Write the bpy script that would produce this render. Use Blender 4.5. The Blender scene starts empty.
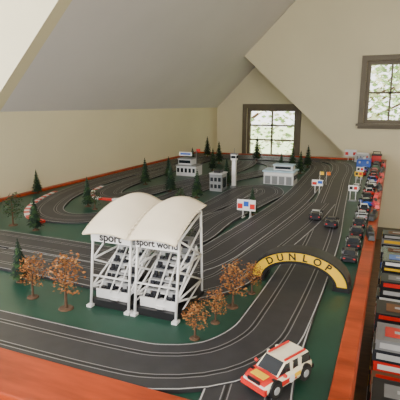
import bpy, math, random
from mathutils import Vector, Matrix
random.seed(7)
ZT=0.75
D=bpy.data
scene=bpy.context.scene
# ---------------------------------------------------------------- materials
MC={}
def mat(name,col,rough=0.6,var=0.08,scale=20.0,metal=0.0,bump=0.0,spec=0.5,stretch=None):
    if name in MC: return MC[name]
    m=D.materials.new(name); m.use_nodes=True
    nt=m.node_tree; b=nt.nodes["Principled BSDF"]
    b.inputs["Roughness"].default_value=rough
    b.inputs["Metallic"].default_value=metal
    b.inputs["Specular IOR Level"].default_value=spec
    tc=nt.nodes.new("ShaderNodeTexCoord"); mp=nt.nodes.new("ShaderNodeMapping")
    nz=nt.nodes.new("ShaderNodeTexNoise"); nz.inputs["Scale"].default_value=scale; nz.inputs["Detail"].default_value=4
    if stretch: mp.inputs["Scale"].default_value=stretch
    cr=nt.nodes.new("ShaderNodeValToRGB")
    cr.color_ramp.elements[0].position=0.3; cr.color_ramp.elements[1].position=0.7
    cr.color_ramp.elements[0].color=[max(0,c*(1-var)) for c in col]+[1]
    cr.color_ramp.elements[1].color=[min(1,c*(1+var)) for c in col]+[1]
    L=nt.links
    L.new(tc.outputs["Object"],mp.inputs["Vector"]); L.new(mp.outputs["Vector"],nz.inputs["Vector"])
    L.new(nz.outputs["Fac"],cr.inputs["Fac"]); L.new(cr.outputs["Color"],b.inputs["Base Color"])
    if bump>0:
        bp=nt.nodes.new("ShaderNodeBump"); bp.inputs["Strength"].default_value=bump; bp.inputs["Distance"].default_value=0.01
        L.new(nz.outputs["Fac"],bp.inputs["Height"]); L.new(bp.outputs["Normal"],b.inputs["Normal"])
    MC[name]=m; return m
CREAM=mat("wall_cream",(0.78,0.72,0.50),0.8,0.03,3,bump=0.02)
WHITE_C=mat("ceiling_white",(0.76,0.74,0.75),0.85,0.02,3,bump=0.02)
TRIM=mat("trim_olive_brown",(0.14,0.115,0.07),0.5,0.08,8)
WOOD=mat("red_wood",(0.36,0.05,0.012),0.42,0.35,6,stretch=(1,6,6),spec=.25)
FLOORM=mat("floor_wood",(0.2,0.11,0.055),0.5,0.25,5,stretch=(1,8,1))
GREEN=mat("green_board",(0.013,0.058,0.038),0.42,0.15,9,bump=0.03,spec=.35)
TRACK=mat("track_grey",(0.034,0.034,0.037),0.5,0.12,30,spec=.35)
SLOT=mat("slot_black",(0.006,0.006,0.006),0.6)
RAIL=mat("rail_metal",(0.28,0.28,0.29),0.35,0.05,metal=0.4)
LINEW=mat("line_pale",(0.45,0.45,0.45),0.5)
WHT=mat("plastic_white",(0.80,0.80,0.80),0.4,0.03)
BWHT=mat("building_white",(0.62,0.63,0.64),0.5,0.05)
CANV=mat("canopy_cream",(0.84,0.74,0.56),0.55,0.03)
BLK=mat("plastic_black",(0.010,0.010,0.012),0.4)
RED=mat("paint_red",(0.62,0.02,0.015),0.3)
YEL=mat("paint_yellow",(0.88,0.55,0.015),0.35)
CRM=mat("paint_cream",(0.85,0.78,0.58),0.3)
BLUE=mat("paint_blue",(0.02,0.11,0.55),0.3)
SILV=mat("paint_silver",(0.5,0.52,0.54),0.3,metal=0.3)
ORG=mat("paint_orange",(0.75,0.18,0.01),0.3)
DGRN=mat("paint_green",(0.02,0.2,0.07),0.3)
CHAR=mat("paint_charcoal",(0.025,0.027,0.034),0.25)
GLS=mat("car_glass",(0.015,0.02,0.025),0.08,0.0)
TYRE=mat("tyre",(0.015,0.015,0.015),0.8)
BARK=mat("bark",(0.10,0.055,0.03),0.9,0.3,40)
LAUT=mat("leaf_autumn",(0.30,0.11,0.03),0.8,0.4,60)
LAUT2=mat("leaf_ochre",(0.36,0.17,0.05),0.8,0.4,60)
LGRN=mat("leaf_green",(0.03,0.075,0.02),0.8,0.4,60)
LDK=mat("needle_dark",(0.008,0.028,0.015),0.8,0.4,60)
GREY=mat("plastic_grey",(0.20,0.21,0.22),0.5)
LGREY=mat("plastic_lightgrey",(0.45,0.46,0.47),0.5)
LBLUE=mat("roof_lightblue",(0.42,0.6,0.72),0.5)
CARD=mat("card_brown",(0.20,0.10,0.05),0.7,0.2)
OLEAF=mat("outdoor_leaf",(0.26,0.38,0.14),0.7,0.5,6)
OLEAF2=mat("outdoor_leaf_pale",(0.65,0.65,0.42),0.7,0.4,6)
GRASS=mat("grass",(0.3,0.36,0.18),0.9,0.3,4)
# ---------------------------------------------------------------- mesh builder
class MB:
    def __init__(s): s.v=[];s.f=[];s.m=[];s.mats=[];s.smooth=[]
    def mi(s,m):
        if m not in s.mats: s.mats.append(m)
        return s.mats.index(m)
    def add(s,vs,fs,m,sm=False,M=None):
        o=len(s.v)
        for a in vs:
            a=Vector(a)
            if M is not None: a=M@a
            s.v.append(tuple(a))
        k=s.mi(m)
        for f in fs: s.f.append([o+i for i in f]); s.m.append(k); s.smooth.append(sm)
    def box(s,c,d,m,M=None,top=(1,1)):
        x,y,z=c;a,b,h=d[0]/2,d[1]/2,d[2]/2
        vs=[(x+i*a*(top[0] if k>0 else 1),y+j*b*(top[1] if k>0 else 1),z+k*h) for k in(-1,1) for j in(-1,1) for i in(-1,1)]
        s.add(vs,[(0,2,3,1),(4,5,7,6),(0,1,5,4),(2,6,7,3),(0,4,6,2),(1,3,7,5)],m,M=M)
    def prism(s,poly,axis,a,b,m,M=None):
        def P(p,t):
            return {'x':(t,p[0],p[1]),'y':(p[0],t,p[1]),'z':(p[0],p[1],t)}[axis]
        n=len(poly)
        vs=[P(p,a) for p in poly]+[P(p,b) for p in poly]
        fs=[tuple(range(n))[::-1],tuple(range(n,2*n))]+[(i,(i+1)%n,n+(i+1)%n,n+i) for i in range(n)]
        s.add(vs,fs,m,M=M)
    def cyl(s,p0,p1,r0,r1,m,n=8,M=None,sm=True):
        p0=Vector(p0);p1=Vector(p1);d=(p1-p0)
        if d.length<1e-7: return
        d.normalize()
        u=d.cross(Vector((0,0,1)) if abs(d.z)<.9 else Vector((1,0,0))).normalized();w=d.cross(u)
        vs=[]
        for p,r in((p0,r0),(p1,r1)):
            for i in range(n):
                t=2*math.pi*i/n
                vs.append(p+u*math.cos(t)*r+w*math.sin(t)*r)
        s.add(vs,[(i,(i+1)%n,n+(i+1)%n,n+i) for i in range(n)],m,sm,M)
        s.add(vs,[tuple(range(n))[::-1],tuple(range(n,2*n))],m,False,M)
    def loft(s,rings,m,sm=True,caps=True,M=None,mf=None,closed=True):
        n=len(rings[0]);vs=[p for r in rings for p in r]
        for k in range(len(rings)-1):
            for i in range(n if closed else n-1):
                j=(i+1)%n
                mm=mf(k,i) if mf else m
                s.add([vs[k*n+i],vs[k*n+j],vs[(k+1)*n+j],vs[(k+1)*n+i]],[(0,1,2,3)],mm,sm,M)
        if caps:
            s.add(rings[0],[tuple(range(n))[::-1]],m,False,M)
            s.add(rings[-1],[tuple(range(n))],m,False,M)
    def build(s,name,loc=(0,0,0),rz=0,merge=True,bevel=0,parent=None):
        me=D.meshes.new(name); me.from_pydata(s.v,[],s.f)
        for m in s.mats: me.materials.append(m)
        for i,p in enumerate(me.polygons): p.material_index=s.m[i]; p.use_smooth=s.smooth[i]
        if merge:
            import bmesh
            bm=bmesh.new();bm.from_mesh(me);bmesh.ops.remove_doubles(bm,verts=bm.verts,dist=1e-5)
            bmesh.ops.recalc_face_normals(bm,faces=bm.faces);bm.to_mesh(me);bm.free()
        me.update()
        ob=D.objects.new(name,me);scene.collection.objects.link(ob)
        ob.location=loc;ob.rotation_euler=(0,0,rz)
        if bevel>0:
            b=ob.modifiers.new("bev",'BEVEL');b.width=bevel;b.segments=2;b.limit_method='ANGLE'
        if parent: ob.parent=parent
        return ob
def empty(name,loc=(0,0,0),rz=0):
    e=D.objects.new(name,None);scene.collection.objects.link(e);e.location=loc;e.rotation_euler=(0,0,rz);e.empty_display_size=.05;return e
def T(x): return (x[0],x[1],ZT+.0003)
# ---------------------------------------------------------------- room shell
b=MB(); b.box((-0.5,1.75,-0.05),(4.4,6.7,0.1),FLOORM); b.build("floor")
Z=lambda z:z+ZT
XL=-1.9
b=MB(); b.box((XL-.05,1.75,Z(.46)/2),(.1,6.5,Z(.46)),CREAM); b.build("wall_left")
def slope(y0,y1,x0,x1,name):
    b=MB(); z=lambda x:Z(.46)+(x-XL)
    b.prism([(x0,z(x0)),(x1,z(x1)),(x1,z(x1)+.08),(x0,z(x0)+.08)],'y',y0,y1,WHITE_C); return b.build(name)
slope(1.8,5.0,XL-.06,-.54,"ceiling_slope_left")
slope(-1.5,1.8,-.96,-.54,"ceiling_slope_upper")
b=MB(); b.box((.53,1.45,Z(1.8)+.04),(2.14,5.9,.08),WHITE_C); b.build("ceiling")
b=MB(); b.prism([(XL-.7,Z(.46)),(XL,Z(.46)),(-.96,Z(1.40)),(XL-.7,Z(1.40))],'y',1.72,1.799,CREAM); b.build("wall_dormer_cheek")
b=MB(); b.box((-1.78,.15,Z(1.4)+.04),(1.64,3.3,.08),WHITE_C); b.build("ceiling_dormer")
b=MB(); b.box((XL-.35,.15,Z(.45)),(.5,3.3,.02),WHITE_C); b.build("trim_1")
b=MB()
b.box((-2.6,.15,1.07),(.08,3.3,.3),CREAM); b.box((-2.6,.15,2.08),(.08,3.3,.14),CREAM)
b.box((-2.6,1.6,1.6),(.08,.4,.8),CREAM); b.box((-2.6,-1.3,1.6),(.08,.4,.8),CREAM); b.build("wall_dormer_front")
b=MB()
for y in(-1.07,-.5,.15,.75,1.37): b.box((-2.6,y,1.6),(.06,.05,.8),TRIM)
for z in(1.24,1.6,1.98): b.box((-2.6,.15,z),(.06,2.5,.04),TRIM)
b.build("window_3")
b=MB(); b.box((1.65,1.45,Z(1.8)/2),(.1,5.9,Z(1.8)),CREAM); b.build("wall_right")
Y1=4.42
wx0,wx1,wz0,wz1=-.255,.345,Z(.325),Z(.875)
b=MB()
b.prism([(-.415,0),(-.415,Z(.06)),(-1.4,Z(.96)),(-.54,Z(1.8)),(wx0,Z(1.8)),(wx0,0)],'y',Y1,Y1+.1,CREAM)
b.box(((wx0+wx1)/2,Y1+.05,wz0/2),(wx1-wx0,.1,wz0),CREAM)
b.box(((wx0+wx1)/2,Y1+.05,(wz1+Z(1.8))/2),(wx1-wx0,.1,Z(1.8)-wz1),CREAM)
b.box(((wx1+1.6)/2,Y1+.05,Z(1.8)/2),(1.6-wx1,.1,Z(1.8)),CREAM)
b.build("wall_back_right")
Y2=5.0
vx0,vx1,vz0,vz1=-1.54,-.97,Z(-.09),Z(.455)
zr=lambda x:Z(.96-(x+1.4)*.914)
b=MB()
b.prism([(XL,0),(XL,Z(.46)),(vx0,Z(.46)+vx0-XL),(vx0,0)],'y',Y2,Y2+.1,CREAM)
b.prism([(vx0,0),(vx0,vz0),(vx1,vz0),(vx1,0)],'y',Y2,Y2+.1,CREAM)
b.prism([(vx0,vz1),(vx0,Z(.46)+vx0-XL),(-1.4,Z(.96)),(vx1,zr(vx1)),(vx1,vz1)],'y',Y2,Y2+.1,CREAM)
b.prism([(vx1,0),(vx1,zr(vx1)),(-.415,zr(-.415)),(-.415,0)],'y',Y2,Y2+.1,CREAM)
b.build("wall_back")
b=MB(); b.prism([(-1.4,Z(.96)),(-.415,Z(.06)),(-.415,Z(.12)),(-1.4,Z(1.02))],'y',Y1+.1,Y2,CREAM); b.build("ceiling_slope_recess")
b=MB(); b.box((-.375,(Y1+.1+Y2)/2,Z(.06)/2),(.08,Y2-Y1-.1,Z(.06)),CREAM); b.build("wall_recess_right")
def window(name,x0,x1,z0,z1,y,cols,rows):
    b=MB(); c=.045
    def fr(x0,x1,z0,z1,y0,y1,w):
        b.box(((x0+x1)/2,(y0+y1)/2,z1-w/2),(x1-x0,y1-y0,w),TRIM); b.box(((x0+x1)/2,(y0+y1)/2,z0+w/2),(x1-x0,y1-y0,w),TRIM)
        b.box((x0+w/2,(y0+y1)/2,(z0+z1)/2),(w,y1-y0,z1-z0-2*w),TRIM); b.box((x1-w/2,(y0+y1)/2,(z0+z1)/2),(w,y1-y0,z1-z0-2*w),TRIM)
    fr(x0-c,x1+c,z0-c,z1+c,y-.02,y-.002,c)
    b.box(((x0+x1)/2,y-.03,z0-.01),(x1-x0+2*c+.03,.05,.02),TRIM)
    fr(x0,x1,z0,z1,y+.02,y+.07,.034)
    for i in range(1,cols):
        xx=x0+.03+(x1-x0-.06)*i/cols; b.box((xx,y+.045,(z0+z1)/2),(.016,.03,z1-z0-.06),TRIM)
    for j in range(1,rows):
        zz=z0+.03+(z1-z0-.06)*j/rows; b.box(((x0+x1)/2,y+.045,zz),(x1-x0-.06,.03,.016),TRIM)
    b.build(name)
window("window_1",vx0,vx1,vz0,vz1,Y2,2,3)
window("window_2",wx0,wx1,wz0,wz1,Y1,3,2)
b=MB(); b.box((XL+.006,3.4,.06),(.012,3.2,.12),TRIM); b.build("baseboard_left")
b=MB(); b.box((.59,Y1-.006,.06),(1.98,.012,.12),TRIM); b.build("baseboard_back_right")
# ---------------------------------------------------------------- outside
b=MB(); b.box((0,30,-1.5),(60,48,.1),GRASS); b.build("outdoor_lawn")
def treeOut(loc,R,H,n,seed):
    r=random.Random(seed); b=MB()
    b.cyl((0,0,-1.5),(0,0,H),.13,.07,BARK)
    for i in range(9):
        a=r.uniform(0,6.28);b.cyl((0,0,H-r.uniform(0,1.2)),(math.cos(a)*R*.8,math.sin(a)*R*.8,H+r.uniform(-.4,1)),.045,.012,BARK,5)
    for i in range(n):
        a=r.uniform(0,6.28);e=r.uniform(-1,1);q=R*(r.uniform(.3,1))**.5
        c=Vector((math.cos(a)*q*math.sqrt(1-e*e),math.sin(a)*q*math.sqrt(1-e*e),H+e*q*1.2))
        d=.06*r.uniform(.6,1.5)
        M=Matrix.Translation(c)@Matrix.Rotation(r.uniform(0,6.28),4,'Z')@Matrix.Rotation(r.uniform(0,3.1),4,'X')
        b.add([(-d,0,0),(0,-d*.6,0),(d,0,0),(0,d*.6,0)],[(0,1,2,3)],r.choice([OLEAF,OLEAF,OLEAF2]),M=M)
    b.build("outdoor_tree",loc,merge=False)
treeOut((-3.5,9.8,.3),2.0,1.2,1700,1)
treeOut((-1.0,11,.2),2.0,1.6,1700,2)
treeOut((1.2,9.5,.5),2.2,2.0,7000,3)
# ---------------------------------------------------------------- table
tx0,tx1,ty0,ty1=-1.885,-.028,.5,4.34
b=MB()
b.box(((tx0+tx1)/2,(ty0+ty1)/2,ZT-.015),(tx1-tx0-.02,ty1-ty0-.02,.03),GREEN)
def wb(x0,x1,y0,y1,z0,z1): b.box(((x0+x1)/2,(y0+y1)/2,ZT+(z0+z1)/2),(x1-x0,y1-y0,z1-z0),WOOD)
wb(tx0,tx1,ty0,.612,-.14,.014); wb(tx1-.036,tx1,.6125,ty1,-.07,.014)
wb(tx0,tx0+.03,.6125,ty1,-.14,.014); wb(tx0+.031,tx1-.037,ty1-.03,ty1,-.14,.014)
for x in(tx0+.08,-.95,tx1-.12):
    for y in(ty0+.1,2.4,ty1-.1): b.box((x,y,.36),(.08,.08,.72),WOOD)
b.build("race_track_table",bevel=.003)
# ---------------------------------------------------------------- track
def cr(pts,closed=False,step=.03):
    P=[Vector(p) for p in pts];n=len(P);out=[]
    segs=n if closed else n-1
    for i in range(segs):
        g=lambda k:P[k%n] if closed else P[max(0,min(n-1,k))]
        p0,p1,p2,p3=g(i-1),g(i),g(i+1),g(i+2)
        if not closed:
            if i==0: p0=p1*2-p2
            if i==n-2: p3=p2*2-p1
        m=max(2,int((p2-p1).length/step))
        for j in range(m):
            t=j/m
            out.append(.5*((2*p1)+(p2-p0)*t+(2*p0-5*p1+4*p2-p3)*t*t+(3*p1-p0-3*p2+p3)*t**3))
    out.append(P[0].copy() if closed else P[-1])
    return out
tb=MB(); tk=[0]; CL=[]
def normals(C):
    N=[]
    for i in range(len(C)):
        a=C[max(0,i-1)];c=C[min(len(C)-1,i+1)]
        d=(c-a).normalized();N.append(Vector((-d.y,d.x)))
    return N
def strip(C,N,o0,o1,z,m):
    vs=[];fs=[]
    for c,n in zip(C,N):
        a=c+n*o0;d=c+n*o1
        vs+= [(a.x,a.y,z),(d.x,d.y,z)]
    for i in range(len(C)-1): fs.append((2*i,2*i+1,2*i+3,2*i+2))
    tb.add(vs,fs,m)
def track(pts,closed=False,W=.078,kerb=None,sg=-1):
    C=cr([Vector(p) for p in pts],closed);N=normals(C);CL.extend(C)
    if closed:
        d=(C[1]-C[-2]).normalized();N[0]=N[-1]=Vector((-d.y,d.x))
    z=.006+.0009*tk[0];tk[0]+=1
    rings=[[ (c+n*W).to_3d()+Vector((0,0,zz)) for zz in (0.0,z)]+[(c-n*W).to_3d()+Vector((0,0,zz)) for zz in (z,0.0)] for c,n in zip(C,N)]
    tb.loft(rings,TRACK,sm=False,caps=False)
    for s in(-1,1):
        o=s*.037
        strip(C,N,o-.0068,o-.0045,z+.0002,RAIL);strip(C,N,o+.0045,o+.0068,z+.0002,RAIL)
        strip(C,N,o-.002,o+.002,z+.0003,SLOT)
        strip(C,N,s*.0735,s*.0762,z+.0003,LINEW)
    if kerb:
        for i in range(len(C)-1):
            a,c,n0,n1=C[i],C[i+1],N[i],N[i+1]
            if not kerb(a): continue
            m=RED if i%2 else WHT
            q=[a+n0*sg*.079,c+n1*sg*.079,c+n1*sg*.102,a+n0*sg*.102]
            tb.add([(p.x,p.y,.010) for p in q]+[(p.x,p.y,.0) for p in q],[(0,1,2,3),(3,2,6,7),(0,3,7,4),(1,5,6,2)],m)
T1=[(-1.2,1.04),(-1.45,1.02),(-1.64,.92),(-1.66,.80),(-1.52,.70),(-1.2,.675),(-.8,.672),(-.5,.675),(-.38,.69),(-.28,.75),(-.225,.86),(-.215,1.0),(-.215,1.3),(-.225,1.7),(-.25,2.1),(-.28,2.6),(-.31,3.1),(-.33,3.6),(-.40,3.95),(-.58,4.13),(-.85,4.19),(-1.3,4.2),(-1.6,4.14),(-1.72,3.98),(-1.745,3.7),(-1.74,3.0),(-1.735,2.5),(-1.68,2.08),(-1.585,1.80),(-1.46,1.61),(-1.31,1.55),(-1.18,1.63),(-1.10,1.84),(-1.07,2.1),(-1.05,2.5),(-.98,2.85),(-.87,3.15),(-.82,3.5),(-.95,3.75),(-1.15,3.80)]
track([(-.19,.63),(-.205,.75),(-.212,.95),(-.215,1.2)],W=.078)
track(T1,kerb=lambda p:p.y<2.05 and p.y>1.5 and p.x<-1.34,sg=-1)
track([(-1.2,1.045),(-.8,1.035),(-.62,1.02),(-.50,1.04),(-.42,1.14),(-.395,1.32),(-.36,1.6),(-.33,1.9),(-.31,2.3)])
track([(-1.74,1.30),(-1.5,1.215),(-1.33,1.205),(-1.05,1.20),(-.85,1.19),(-.68,1.18),(-.57,1.20),(-.52,1.32),(-.50,1.5),(-.475,1.8),(-.45,2.2),(-.45,2.6),(-.47,3.1),(-.5,3.6),(-.6,3.88),(-.8,3.99),(-1.2,4.02),(-1.45,3.97),(-1.54,3.8),(-1.56,3.4),(-1.56,3.0),(-1.55,2.55),(-1.50,2.2),(-1.40,2.05),(-1.29,2.14),(-1.25,2.35),(-1.18,2.6),(-1.11,3.0),(-1.10,3.5),(-1.15,3.80)],kerb=lambda p:p.y<2.3 and p.y>1.95 and p.x<-1.30,sg=-1)
track([(-.77,2.5),(-.78,2.0),(-.86,1.7),(-.84,1.45),(-.74,1.37),(-.67,1.48),(-.675,1.8),(-.63,2.2),(-.61,2.45),(-.68,2.60)],closed=True)
tb.build("slot_car_track",(0,0,ZT+.0004),merge=False)
def free(x,y,rad):
    p=Vector((x,y));o=p.copy()
    for it in range(60):
        d=min(((p-c).length,i) for i,c in enumerate(CL));need=.082+rad
        if d[0]>=need: break
        v=(p-CL[d[1]]);v=v.normalized() if v.length>1e-4 else Vector((.7,.7))
        p+=v*min(.01,need-d[0]+.001)
        p.x=max(tx0+.05+rad,min(tx1-.05-rad,p.x));p.y=max(.63+rad,min(ty1-.05-rad,p.y))
    d=min((p-c).length for c in CL)
    ok=d>=.082+rad*.5
    return p.x,p.y,ok
# ---------------------------------------------------------------- trees
def leafy(b,c,R,n,mats,r,size):
    for i in range(n):
        a=r.uniform(0,6.283);e=r.uniform(-1,1);q=R*r.uniform(.2,1)**.5;s=math.sqrt(1-e*e)
        p=Vector(c)+Vector((math.cos(a)*q*s,math.sin(a)*q*s,e*q))
        d=size*r.uniform(.6,1.4)
        M=Matrix.Translation(p)@Matrix.Rotation(r.uniform(0,6.28),4,'Z')@Matrix.Rotation(r.uniform(0,3.1),4,'X')
        b.add([(-d,0,0),(0,-d*.7,0),(d,0,0),(0,d*.7,0)],[(0,1,2,3)],r.choice(mats),M=M)
def broad(name,loc,h,seed,mats,sp=.38,low=.3):
    r=random.Random(seed);b=MB()
    b.cyl((0,0,0),(0,0,.003),h*.14,h*.12,BARK,10)
    b.cyl((0,0,0),(h*.02,0,h*.55),h*.03,h*.018,BARK,6)
    b.cyl((h*.02,0,h*.55),(0,0,h*.9),h*.018,h*.006,BARK,5)
    for i in range(12):
        z=h*(low+.55*i/11);a=i*2.4+r.uniform(-.3,.3)
        L=h*sp*(1.0-.5*abs(i/11-.35))*r.uniform(.75,1)
        p0=Vector((h*.02,0,z));p1=p0+Vector((math.cos(a)*L*.8,math.sin(a)*L*.8,L*.45))
        b.cyl(p0,p1,h*.012,h*.004,BARK,5)
        leafy(b,p0.lerp(p1,.9),h*.14,26,mats,r,h*.028)
        leafy(b,p0.lerp(p1,.5),h*.10,12,mats,r,h*.026)
    leafy(b,(0,0,h*.88),h*.13,30,mats,r,h*.028)
    b.build(name,T(loc),merge=False)
def conifer(name,loc,h,seed,w=.24):
    r=random.Random(seed);b=MB()
    b.cyl((0,0,0),(0,0,.003),h*.1,h*.09,BARK,10)
    b.cyl((0,0,0),(0,0,h*.97),h*.03,h*.004,BARK,6)
    nl=13
    for k in range(nl):
        t=k/(nl-1);z=h*(.14+.82*t);R=h*w*(1-t)**.85+h*.02
        for j in range(11):
            a=6.283*j/11+k*.3+r.uniform(-.1,.1);RR=R*r.uniform(.8,1.15)
            d=Vector((math.cos(a),math.sin(a),0));n=Vector((-d.y,d.x,0))*RR*.34
            c0=Vector((0,0,z+h*.05));tip=d*RR+Vector((0,0,z-h*.035));mid=d*RR*.55+Vector((0,0,z+h*.01))
            b.add([c0,mid+n,tip,mid-n],[(0,1,2,3)],LDK if r.random()<.7 else LGRN)
    b.build(name,T(loc),merge=False)
AM=[LAUT,LAUT,LAUT2]
for i,(x,y,h) in enumerate([(-.84,.85,.115),(-.715,.83,.14),(-.36,.82,.085),(-.345,.905,.08),(-.335,1.00,.115),(-.315,1.10,.085),(-.325,1.66,.055)]):
    x,y,ok=free(x,y,.014)
    if ok or i<6: broad("autumn_tree",(x,y),h,i+10,AM)
for i,(x,y,h) in enumerate([(-.95,.92,.13),(-1.30,1.36,.14),(-1.37,1.80,.15),(-1.42,2.46,.17),(-1.16,2.3,.17),(-.57,1.95,.13),(-.305,1.42,.12),(-.36,2.30,.15),(-.56,3.67,.18),(-1.40,2.75,.15),(-1.42,3.2,.17),(-.95,2.2,.16),(-.72,3.2,.16),(-1.0,2.65,.17),(-.60,3.3,.17),(-1.65,4.0,.20),(-1.65,2.9,.16),(-1.1,3.9,.22),(-1.35,3.6,.19),(-1.82,1.6,.14),(-.70,3.5,.18),(-1.83,1.95,.14),(-1.25,3.2,.17)]):
    x,y,ok=free(x,y,.012)
    if ok: conifer("pine_tree",(x,y),h,i+40)
for i,(x,y,h) in enumerate([(-1.44,1.38,.14),(-.585,1.44,.14),(-.60,1.32,.10),(-1.30,1.76,.10),(-.93,1.95,.10),(-.75,1.62,.12),(-1.0,1.5,.11)]):
    x,y,ok=free(x,y,.012)
    if ok: broad("leafy_tree",(x,y),h,i+70,[LGRN,LGRN,LDK],sp=.36,low=.22)
# ---------------------------------------------------------------- text helper
def text(s,size,m,parent,loc,rot,name,ext=.0003):
    c=D.curves.new(name,'FONT');c.body=s;c.size=size;c.align_x='CENTER';c.align_y='CENTER';c.extrude=ext;c.offset=size*.026
    c.materials.append(m);o=D.objects.new(name,c);scene.collection.objects.link(o);o.parent=parent;o.location=loc;o.rotation_euler=rot;return o
# ---------------------------------------------------------------- grandstand
def grandstand(loc,rz=0,label="sport"):
    e=empty("grandstand",T(loc),rz)
    b=MB();W=.110;r=.0034
    b.box((0,.04,.009),(W+.006,.16,.018),BLK)
    b.box((0,.085,.035),(W-.03,.07,.05),BLK)
    for k in range(6):
        y=-.015+k*.02;z=.035+k*.018
        b.box((0,y,z),(W-.02,.020,.004),LGREY)
        for q in range(6):
            if q==3: continue
            b.box((-W/2+.018+q*.0148,y+.003,z+.006),(.011,.010,.006),CHAR); b.box((-W/2+.018+q*.0148,y+.009,z+.011),(.011,.002,.012),CHAR if (q+k)%4 else LGREY)
    for x in(-W/2+.010,W/2-.010):
        b.prism([(-.03,.025),(-.02,.04),(.10,.145),(.105,.13)],'x',x-.002,x+.002,WHT)
    b.box((0,-.027,.031),(W-.012,.003,.024),WHT)
    zt=.192
    for x in(-W/2,W/2):
        b.cyl((x,-.045,.0),(x,-.02,zt),r,r,WHT,6); b.cyl((x,.115,0),(x,.105,zt+.045),r,r,WHT,6)
        for p,q in [((-.038,.05),(.112,.05)),((-.03,.12),(.108,.12)),((-.045,.005),(.112,.05)),((.115,.005),(-.038,.05)),((-.038,.05),(.108,.12)),((.112,.05),(-.03,.12)),((-.03,.12),(.105,zt)),((.108,.12),(-.02,zt))]:
            b.cyl((x,p[0],p[1]),(x,q[0],q[1]),r*.75,r*.75,WHT,6)
        b.cyl((x,-.02,zt),(x,.105,zt+.04),r*.9,r*.9,WHT,6)
        b.box((x,-.045,.003),(.014,.02,.006),WHT); b.box((x,.115,.003),(.014,.02,.006),WHT)
    b.cyl((-W/2,-.035,.08),(W/2,-.035,.08),r*.8,r*.8,WHT,6)
    b.cyl((-W/2,-.022,zt),(W/2,-.022,zt),r,r,WHT,6);b.cyl((-W/2,.105,zt+.04),(W/2,.105,zt+.04),r,r,WHT,6)
    b.cyl((-W/2,.105,.12),(W/2,.105,.12),r,r,WHT,6)
    for k in range(9): b.box((.0075,-.03+k*.013,.024+k*.0135),(.020,.012,.004),WHT)
    for x in(-.004,.019): b.cyl((x,-.035,.04),(x,.08,.16),.0022,.0022,WHT,5)
    b.box((0,.085,.150),(W-.03,.03,.035),GREY);b.box((0,.068,.155),(W-.04,.003,.018),GLS)
    b.box((0,-.026,.180),(W+.004,.004,.026),WHT)
    b.build("frame",parent=e)
    c=MB();n=16;rings=[];m=12
    def prof(j):
        t=j/m;y=-.055+.180*t
        z=.192+.056*math.sin(t*math.pi/2)**.85 if t>0 else .192
        return y,z,.004+.014*math.sin(min(1,t*1.2)*math.pi/2)
    for j in range(m+1):
        y,zb,rise=prof(j);top=[];bot=[]
        for i in range(n+1):
            u=i/n*2-1;x=u*(W/2+.006);zz=zb+rise*(1-u*u)
            yy=y+(.010*(1-u*u) if j==0 else 0)
            top.append((x,yy,zz));bot.append((x,yy,zz-.003))
        rings.append(top+bot[::-1])
    c.loft(rings,CANV)
    for s in(-1,1):
        for j in range(m):
            y0,z0,_=prof(j);y1,z1,_=prof(j+1);x=s*(W/2+.006)
            c.cyl((x,y0,z0-.001),(x,y1,z1-.001),.0024,.0024,CANV,6)
    c.build("canopy",parent=e)
    text(label,.029 if len(label)<7 else .0228,BLK,e,(0,-.0286,.180),(math.radians(90),0,0),"banner_text")
    return e
grandstand((-.612,.912),0,"sport")
grandstand((-.484,.912),0,"sport world")
# ---------------------------------------------------------------- arch bridge
def bridge(loc):
    e=empty("arch_bridge",T(loc),0)
    b=MB();n=32
    def arc(hw,h,i):
        a=math.pi*i/n; return (-math.cos(a)*hw,math.sin(a)**.9*h if 0<i<n else 0)
    def band(hw0,h0,hw1,h1,y0,y1,m):
        rings=[]
        for i in range(n+1):
            a=arc(hw0,h0,i);c=arc(hw1,h1,i)
            rings.append([(a[0],y0,a[1]),(c[0],y0,c[1]),(c[0],y1,c[1]),(a[0],y1,a[1])])
        b.loft(rings,m,sm=False)
    band(.099,.061,.136,.096,-.028,.028,BLK)
    band(.108,.070,.134,.094,-.031,-.0285,YEL);band(.108,.070,.134,.094,.0285,.031,YEL)
    band(.134,.0945,.139,.0985,-.033,.033,BLK)
    for s in(-1,1): b.box((s*.118,0,.006),(.045,.072,.012),BLK)
    b.build("arch",parent=e)
    for k,ch in enumerate("DUNLOP"):
        a=math.radians(132-k*16.8)
        x=math.cos(a)*.121;z=math.sin(a)**.9*.082-.001
        tx=math.atan2(.0775*math.cos(a),-.118*math.sin(a))
        text(ch,.028,BLK,e,(x,-.0315,z),(math.radians(90),-(tx-math.pi),0),"letter_%d"%(k+1))
    return e
br=bridge((-.212,1.235))
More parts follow.
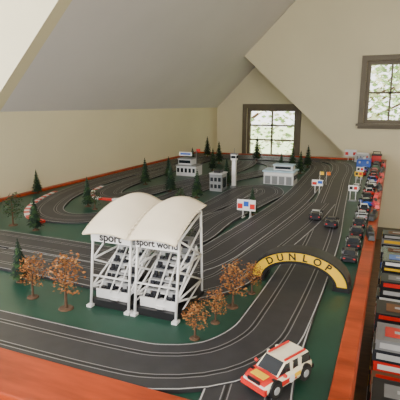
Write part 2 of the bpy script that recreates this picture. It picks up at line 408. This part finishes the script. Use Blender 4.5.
# ---------------------------------------------------------------- cars
def car(name,loc,ang,L=.125,W=.052,H=.036,body=RED,roof=None,stripe=None,kind="coupe"):
    b=MB();roof=roof or body;zb=.006;wr=.0105 if kind!="suv" else .0145
    if kind=="suv":
        prof=[(-.5,.52,.78),(-.47,.60,.90),(-.2,.64,1),(.1,.62,1),(.38,.58,.96),(.48,.50,.86),(.5,.42,.8)]; cab=[(-.46,.60,.84,.80),(-.42,1.0,.86,.74),(-.0,1.0,.86,.74),(.08,1.0,.84,.72),(.24,.62,.80,.78)]
    elif kind=="gt":
        prof=[(-.5,.60,.8),(-.45,.64,.97),(-.2,.60,1),(.1,.52,.98),(.35,.46,.97),(.46,.34,.88),(.5,.25,.75)]; cab=[(-.42,.62,.7,.7),(-.2,.93,.7,.62),(-.05,1.0,.72,.62),(.02,.98,.72,.62),(.22,.52,.78,.74)]
    else:
        prof=[(-.5,.52,.8),(-.46,.6,.95),(-.2,.6,1),(.1,.58,1),(.36,.52,.97),(.47,.44,.88),(.5,.36,.8)]; cab=[(-.36,.6,.78,.78),(-.24,.98,.76,.66),(-.1,1.0,.78,.66),(.04,.98,.76,.66),(.18,.58,.80,.80)]
    lift=.005 if kind=="suv" else 0
    rings=[]
    for x,zd,w in prof:
        hw=W/2*w;z=H*zd+lift
        rings.append([(x*L,-hw*.9,zb+lift),(x*L,-hw,zb+lift+.006),(x*L,-hw,z*.82),(x*L,-hw*.9,z),(x*L,0,z+.0012),(x*L,hw*.9,z),(x*L,hw,z*.82),(x*L,hw,zb+lift+.006),(x*L,hw*.9,zb+lift)])
    b.loft(rings,body,mf=(lambda k,i:(stripe if stripe and i in(3,4) and k>=3 else body)))
    rr=[]
    for x,zt,wb_,wt in cab:
        z0=H*.54+lift;z1=max(H*zt+lift,z0+.0005)
        rr.append([(x*L,-W/2*.86,z0),(x*L,-W/2*wb_,(z0*.85+z1*.15)),(x*L,-W/2*(wt+.03),z1*.9+z0*.1),(x*L,-W/2*wt*.9,z1),(x*L,W/2*wt*.9,z1),(x*L,W/2*(wt+.03),z1*.9+z0*.1),(x*L,W/2*wb_,(z0*.85+z1*.15)),(x*L,W/2*.86,z0)])
    nc=len(cab)
    def mf(k,i):
        if i in(1,5): return GLS
        if i==3 and (k==nc-2 or k==0): return GLS
        return roof
    b.loft(rr,roof,sm=False,mf=mf)
    for sx in(-.31,.31):
        for sy in(-1,1):
            y=sy*W/2
            b.cyl((sx*L,y-sy*.012,wr),(sx*L,y+sy*.001,wr),wr,wr,TYRE,18);b.cyl((sx*L,y,wr),(sx*L,y+sy*.0018,wr),wr*.55,wr*.48,SILV,12)
            b.cyl((sx*L,y-sy*.010,wr+.002),(sx*L,y+sy*.0002,wr+.002),wr*1.12,wr*1.12,BLK,18)
    for sy in(-1,1):
        b.box((L*.485,sy*W*.30,H*.42+lift),(.004,W*.16,.005),WHT);b.box((-L*.49,sy*W*.32,H*.46+lift),(.004,W*.13,.004),RED)
        b.cyl((0.0,sy*W*.503,H*.36+lift),(0,sy*W*.515,H*.36+lift),.0075,.0075,WHT,14)
    b.box((L*.492,0,H*.30+lift),(.004,W*.4,.004),BLK)
    if kind=="gt":
        b.box((-L*.46,0,H*.92),(.012,W*.95,.0018),body)
        for sy in(-1,1): b.box((-L*.46,sy*W*.3,H*.78),(.006,.002,H*.26),BLK)
    if kind=="suv":
        for sy in(-1,1):
            b.box((-.17*L,sy*W*.30,H*1.0+lift+.002),(L*.44,.003,.003),RED)
            b.box((.05*L,sy*W*.503,H*.36+lift),(L*.3,.0012,H*.18),RED); b.box((-.12*L,sy*W*.506,H*.42+lift),(L*.12,.0012,H*.16),YEL)
            b.box((-.20*L,sy*W*.43,H*.82+lift),(.006,.004,H*.34),body)
            b.box((-.02*L,sy*W*.43,H*.82+lift),(.004,.004,H*.34),body)
            b.cyl((.17*L,sy*W*.50,H*.66+lift),(.17*L,sy*W*.58,H*.70+lift),.003,.003,RED,8)
        b.box((.38*L,0,H*.60+lift+.0016),(L*.12,W*.5,.0015),YEL)
        b.box((L*.495,0,.018),(.006,W*.9,.010),RED); b.box((-L*.5,0,.018),(.006,W*.9,.008),BLK)
        b.box((L*.499,0,.030),(.002,W*.45,.006),BLK)
    return b.build(name,(loc[0],loc[1],ZT+.0004+(loc[2] if len(loc)>2 else 0)),ang,bevel=0)
car("rally_car",(-.155,.728,.0075),math.radians(243),L=.130,W=.062,H=.046,body=CRM,roof=CRM,stripe=RED,kind="suv")
zt=.009
car("race_car",(-.282,1.98,zt),math.radians(95),body=CHAR,roof=SILV,kind="gt")
car("race_car",(-.202,1.88,zt),math.radians(93),body=CHAR,kind="gt",stripe=ORG)
r=random.Random(3)
cols=[CHAR,CHAR,BLK,CHAR,SILV,CHAR,BLUE,BLK,RED,CHAR,WHT,BLUE,RED,BLK,RED,DGRN]
k=0
y=1.50
while y<3.3:
    mx_=8 if y<2.3 else 18
    car("parked_race_car",(-.098,y,0),math.radians(90+r.uniform(2,mx_)),L=.118,W=.048,body=cols[k%16],roof=r.choice([None,None,WHT,CHAR]),kind=r.choice(["gt","coupe"]),stripe=r.choice([None,WHT,None]));k+=1;y+=.143+r.uniform(0,.01)
y=3.42
while y<4.1:
    car("parked_race_car",(-.10,y,0),math.radians(90+r.uniform(-6,6)),body=cols[k%16],kind=r.choice(["gt","coupe"]),stripe=r.choice([None,RED]));k+=1;y+=.15
for x,y,c in [(-.172,3.42,RED),(-.172,3.62,BLUE),(-.172,2.80,WHT)]:
    car("parked_race_car",(x,y,.0),math.radians(90),W=.046,body=c,kind="coupe")
def controller(loc,rz,col):
    b=MB()
    b.box((0,0,.012),(.028,.075,.024),col,top=(.8,.9));b.box((0,-.045,.010),(.024,.05,.018),col,top=(.8,.8));b.box((0,.02,.028),(.012,.03,.012),BLK)
    p=[(0,.035,.008),(.004,.06,.006),(-.006,.085,.004),(.006,.115,.004)]
    for i in range(3): b.cyl(p[i],p[i+1],.002,.002,BLK,6)
    b.build("hand_controller",(loc[0],loc[1],ZT+.0145),rz,bevel=.002)
for i,(y,c) in enumerate([(1.75,BLK),(2.05,BLK),(2.3,RED),(2.55,RED),(2.8,BLK),(3.05,RED),(3.3,RED),(3.55,BLK),(3.85,RED)]):
    controller((-.046,y),.12*(-1)**i,c)
def lap(loc,c):
    b=MB();b.box((0,0,.003),(.04,.03,.006),GREY);b.cyl((-.014,0,0),(-.014,0,.06),.002,.002,WHT,6);b.cyl((.014,0,0),(.014,0,.06),.002,.002,WHT,6)
    b.box((0,0,.068),(.048,.012,.030),c);b.box((-.011,-.007,.070),(.016,.002,.016),BLK);b.box((.011,-.007,.070),(.016,.002,.016),RED);b.build("lap_counter",T(loc))
lap((-.165,2.45),WHT);lap((-.175,2.98),YEL);lap((-.18,3.2),WHT)
b=MB();b.box((0,0,.035),(.13,.12,.07),LGREY,top=(.94,.94));b.box((0,0,.074),(.10,.09,.008),WHT)
for i in range(4): b.box((-.04+i*.026,-.0605,.04),(.012,.004,.03),GREY)
b.cyl((.04,-.058,.05),(.04,-.068,.05),.008,.008,RED,12);b.build("power_supply_box",T((-.225,4.22)),bevel=.004)
b=MB();b.box((0,0,.022),(.11,.16,.044),BLUE,top=(.96,.96));b.box((0,0,.052),(.112,.162,.016),BLUE,top=(.85,.9));b.box((0,0,.066),(.02,.08,.010),WHT);b.box((-.03,-.082,.04),(.014,.005,.018),SILV);b.box((.03,-.082,.04),(.014,.005,.018),SILV);b.build("tool_case",T((-.195,3.92)),bevel=.003)
b=MB();b.box((0,0,.03),(.08,.10,.06),RED,top=(.97,.97));b.box((0,0,.065),(.085,.105,.010),BLK);b.cyl((-.03,0,.068),(-.03,0,.09),.003,.003,BLK,6);b.cyl((.03,0,.068),(.03,0,.09),.003,.003,BLK,6);b.cyl((-.033,0,.09),(.033,0,.09),.004,.004,BLK,8);b.build("red_storage_tin",T((-.11,4.24)),bevel=.003)
# ---------------------------------------------------------------- buildings
b=MB()
b.box((0,0,.035),(.15,.12,.07),BWHT);b.box((0,0,.073),(.16,.13,.006),GREY)
for i in range(5): b.box((-.06+i*.03,-.061,.04),(.018,.003,.03),GLS)
b.box((-.02,.01,.096),(.10,.09,.04),BWHT);b.box((-.02,-.036,.098),(.09,.003,.022),GLS);b.box((-.02,.01,.118),(.11,.10,.005),GREY)
b.cyl((.055,0,.07),(.055,0,.19),.002,.002,GREY,6);b.box((.07,0,.18),(.03,.002,.018),RED)
for x in(-.06,.02): b.cyl((x,-.02,.118),(x,-.02,.15),.0015,.0015,GREY,5)
b.box((-.02,-.02,.152),(.10,.003,.028),WHT);b.box((-.02,-.022,.152),(.08,.001,.012),BLUE)
b.build("control_building",T((-1.325,2.93)),bevel=.0005)
b=MB()
b.box((0,0,.05),(.075,.09,.10),GREY);b.box((0,0,.103),(.082,.10,.006),LGREY)
for i in range(3):
    for j in range(2): b.box((-.024+i*.024,-.046,.03+j*.04),(.016,.003,.022),GLS)
b.box((0,0,.112),(.04,.05,.012),BLK);b.box((0.0385,0,.05),(.003,.05,.06),GLS)
b.build("timing_hut",T((-.925,2.46)))
b=MB()
b.box((0,0,.006),(.036,.036,.012),GREY)
b.box((0,0,.09),(.022,.022,.17),WHT);b.box((0,0,.185),(.034,.034,.035),WHT)
b.box((0,-.018,.188),(.028,.002,.016),GLS);b.box((.018,0,.188),(.002,.028,.016),GLS);b.box((0,0,.205),(.040,.040,.006),GREY);b.cyl((0,0,.205),(0,0,.24),.0015,.001,GREY,5)
b.build("control_tower",T((-.868,2.58)))
b=MB()
b.box((0,0,.04),(.19,.13,.08),BWHT);b.box((0,0,.084),(.205,.15,.008),LBLUE)
for i in range(4): b.box((-.068+i*.045,-.066,.028),(.034,.003,.05),GREY)
b.box((0,-.068,.066),(.18,.003,.014),WHT)
b.box((.02,.01,.102),(.12,.08,.030),BWHT);b.box((.02,-.031,.104),(.10,.003,.016),GLS);b.box((.02,.01,.120),(.13,.09,.006),LBLUE)
for i in range(3): b.box((.0955,-.04+i*.04,.045),(.003,.025,.03),GLS)
b.build("pit_building",T((-.64,2.84)))
def billboard(loc,w,h,leg,cs,rz=0):
    b=MB()
    for x in(-w*.2,w*.2):
        b.cyl((x,0,0),(x,0,leg+h),.002,.002,WHT,6);b.cyl((x,.02,0),(x,0,leg+h*.6),.0015,.0015,WHT,5);b.box((x,.008,.002),(.008,.035,.004),WHT)
    b.box((0,-.003,leg+h/2),(w,.003,h),WHT)
    n=len(cs)
    for i,c in enumerate(cs): b.box((-w*.5+w*(i+.5)/n,-.0052,leg+h*.5+(h*.12 if i%2 else -h*.1)),(w*.8/n,.0012,h*.45),c)
    b.build("billboard",T(loc),rz)
billboard((-.572,1.88),.085,.05,.035,[RED,BLUE,RED])
billboard((-.365,2.55),.06,.035,.05,[RED,BLUE])
billboard((-.33,4.25),.10,.06,.04,[RED,WHT,RED])
b=MB()
for i,x in enumerate((-.02,.02)):
    b.cyl((x,0,0),(x,0,.09),.0016,.0012,WHT,5);b.box((x+.012,0,.078),(.024,.0015,.02),ORG if i else YEL)
b.box((0,0,.002),(.07,.02,.004),GREY);b.build("flag_stand",T((-.375,2.85)))
# ---------------------------------------------------------------- shelf with boxed models
b=MB();r=random.Random(17)
ye=2.62
b.box((.155,(.46+ye)/2,.09),(.32,ye-.46,.02),CARD);b.box((.155,(.46+ye)/2,.30),(.32,ye-.46,.018),CARD)
for y in(.47,1.5,ye-.01): b.box((.155,y,.195),(.32,.02,.19),CARD);b.box((.155,y,.04),(.32,.02,.08),CARD)
b.build("low_shelf")
b=MB();bc=[BLK,CHAR,CARD,BLK,CHAR,CARD,BLK,GREY,RED,BLUE]
y=.50;kk=0
while y<ye-.12:
    d=r.uniform(.08,.12);z=.3095
    hi=(kk%2==0);kk+=1
    top=(r.uniform(.60,.67) if hi else r.uniform(.44,.54)) if y<1.9 else (r.uniform(.54,.60) if hi else r.uniform(.42,.48))
    while z<top:
        h=r.uniform(.018,.032);w=r.uniform(.20,.27);m=r.choice(bc);ox=abs(r.uniform(0,.012));tw=r.uniform(-.05,.05)
        x0=-.006+ox;M=Matrix.Translation((x0+w/2,y+d/2,z+h/2))
        b.box((0,0,0),(w,d-.008,h-.001),m,M=M)
        b.box((-w/2-.0005,0,0),(.001,(d-.03)*.8,h*.45),r.choice([LGREY,WHT,RED,YEL,LGREY]),M=M)
        lw=r.uniform(.3,.8)
        b.box((-w*.5+w*lw*.5+.01,-(d-.008)/2-.0006,0),(w*lw,.001,h*.5),r.choice([LGREY,WHT,RED,LGREY,YEL,WHT]),M=M)
        z+=h
    b.box((w*.36,y+d/2,z+.0006),(w*.5,d*.5,.001),r.choice([GREY,RED,CARD,BLUE]))
    b.box((w*.36,y+d/2,z+.0014),(w*.3,d*.12,.0008),LGREY)
    y+=d+.003
b.build("stack_of_model_boxes")
# ---------------------------------------------------------------- lights
w=D.worlds.new("world");scene.world=w;w.use_nodes=True
nt=w.node_tree;bg=nt.nodes["Background"]
sky=nt.nodes.new("ShaderNodeTexSky");sky.sky_type='HOSEK_WILKIE';sky.turbidity=4;sky.sun_direction=(-.5,.5,.7)
mx=nt.nodes.new("ShaderNodeMixRGB");mx.inputs[0].default_value=.85;mx.inputs[2].default_value=(1,.98,.95,1)
nt.links.new(sky.outputs[0],mx.inputs[1]);nt.links.new(mx.outputs[0],bg.inputs[0]);bg.inputs[1].default_value=4.0
def area(name,loc,target,sx,sy,e,col=(1,1,1)):
    l=D.lights.new(name,'AREA');l.shape='RECTANGLE';l.size=sx;l.size_y=sy;l.energy=e;l.color=col
    o=D.objects.new(name,l);scene.collection.objects.link(o);o.location=loc
    o.rotation_euler=(Vector(target)-Vector(loc)).to_track_quat('-Z','Y').to_euler();return o
area("dormer_window_light",(-2.7,.15,1.6),(-.5,1.4,.9),2.4,.75,80,(1,.98,.95))
area("rear_fill_light",(.6,-1.4,2.0),(-.8,2.5,.9),1.6,1.2,26,(1,.96,.90))  # added fill lamp behind the camera; no window stands there
s=D.lights.new("sun",'SUN');s.energy=22;s.angle=.02;so=D.objects.new("sun",s);scene.collection.objects.link(so);so.rotation_euler=(math.radians(35),0,math.radians(-120));so.location=(0,0,5)
# ---------------------------------------------------------------- camera
cd=D.cameras.new("camera");cam=D.objects.new("camera",cd);scene.collection.objects.link(cam)
f=450.;p=math.atan(96/f);th=math.atan(195/f*math.cos(p))
cam.location=(0,0,ZT+.5);cam.rotation_euler=(math.pi/2-p,0,th);cd.sensor_width=36;cd.lens=f/400*36;cd.clip_start=.02
scene.camera=cam
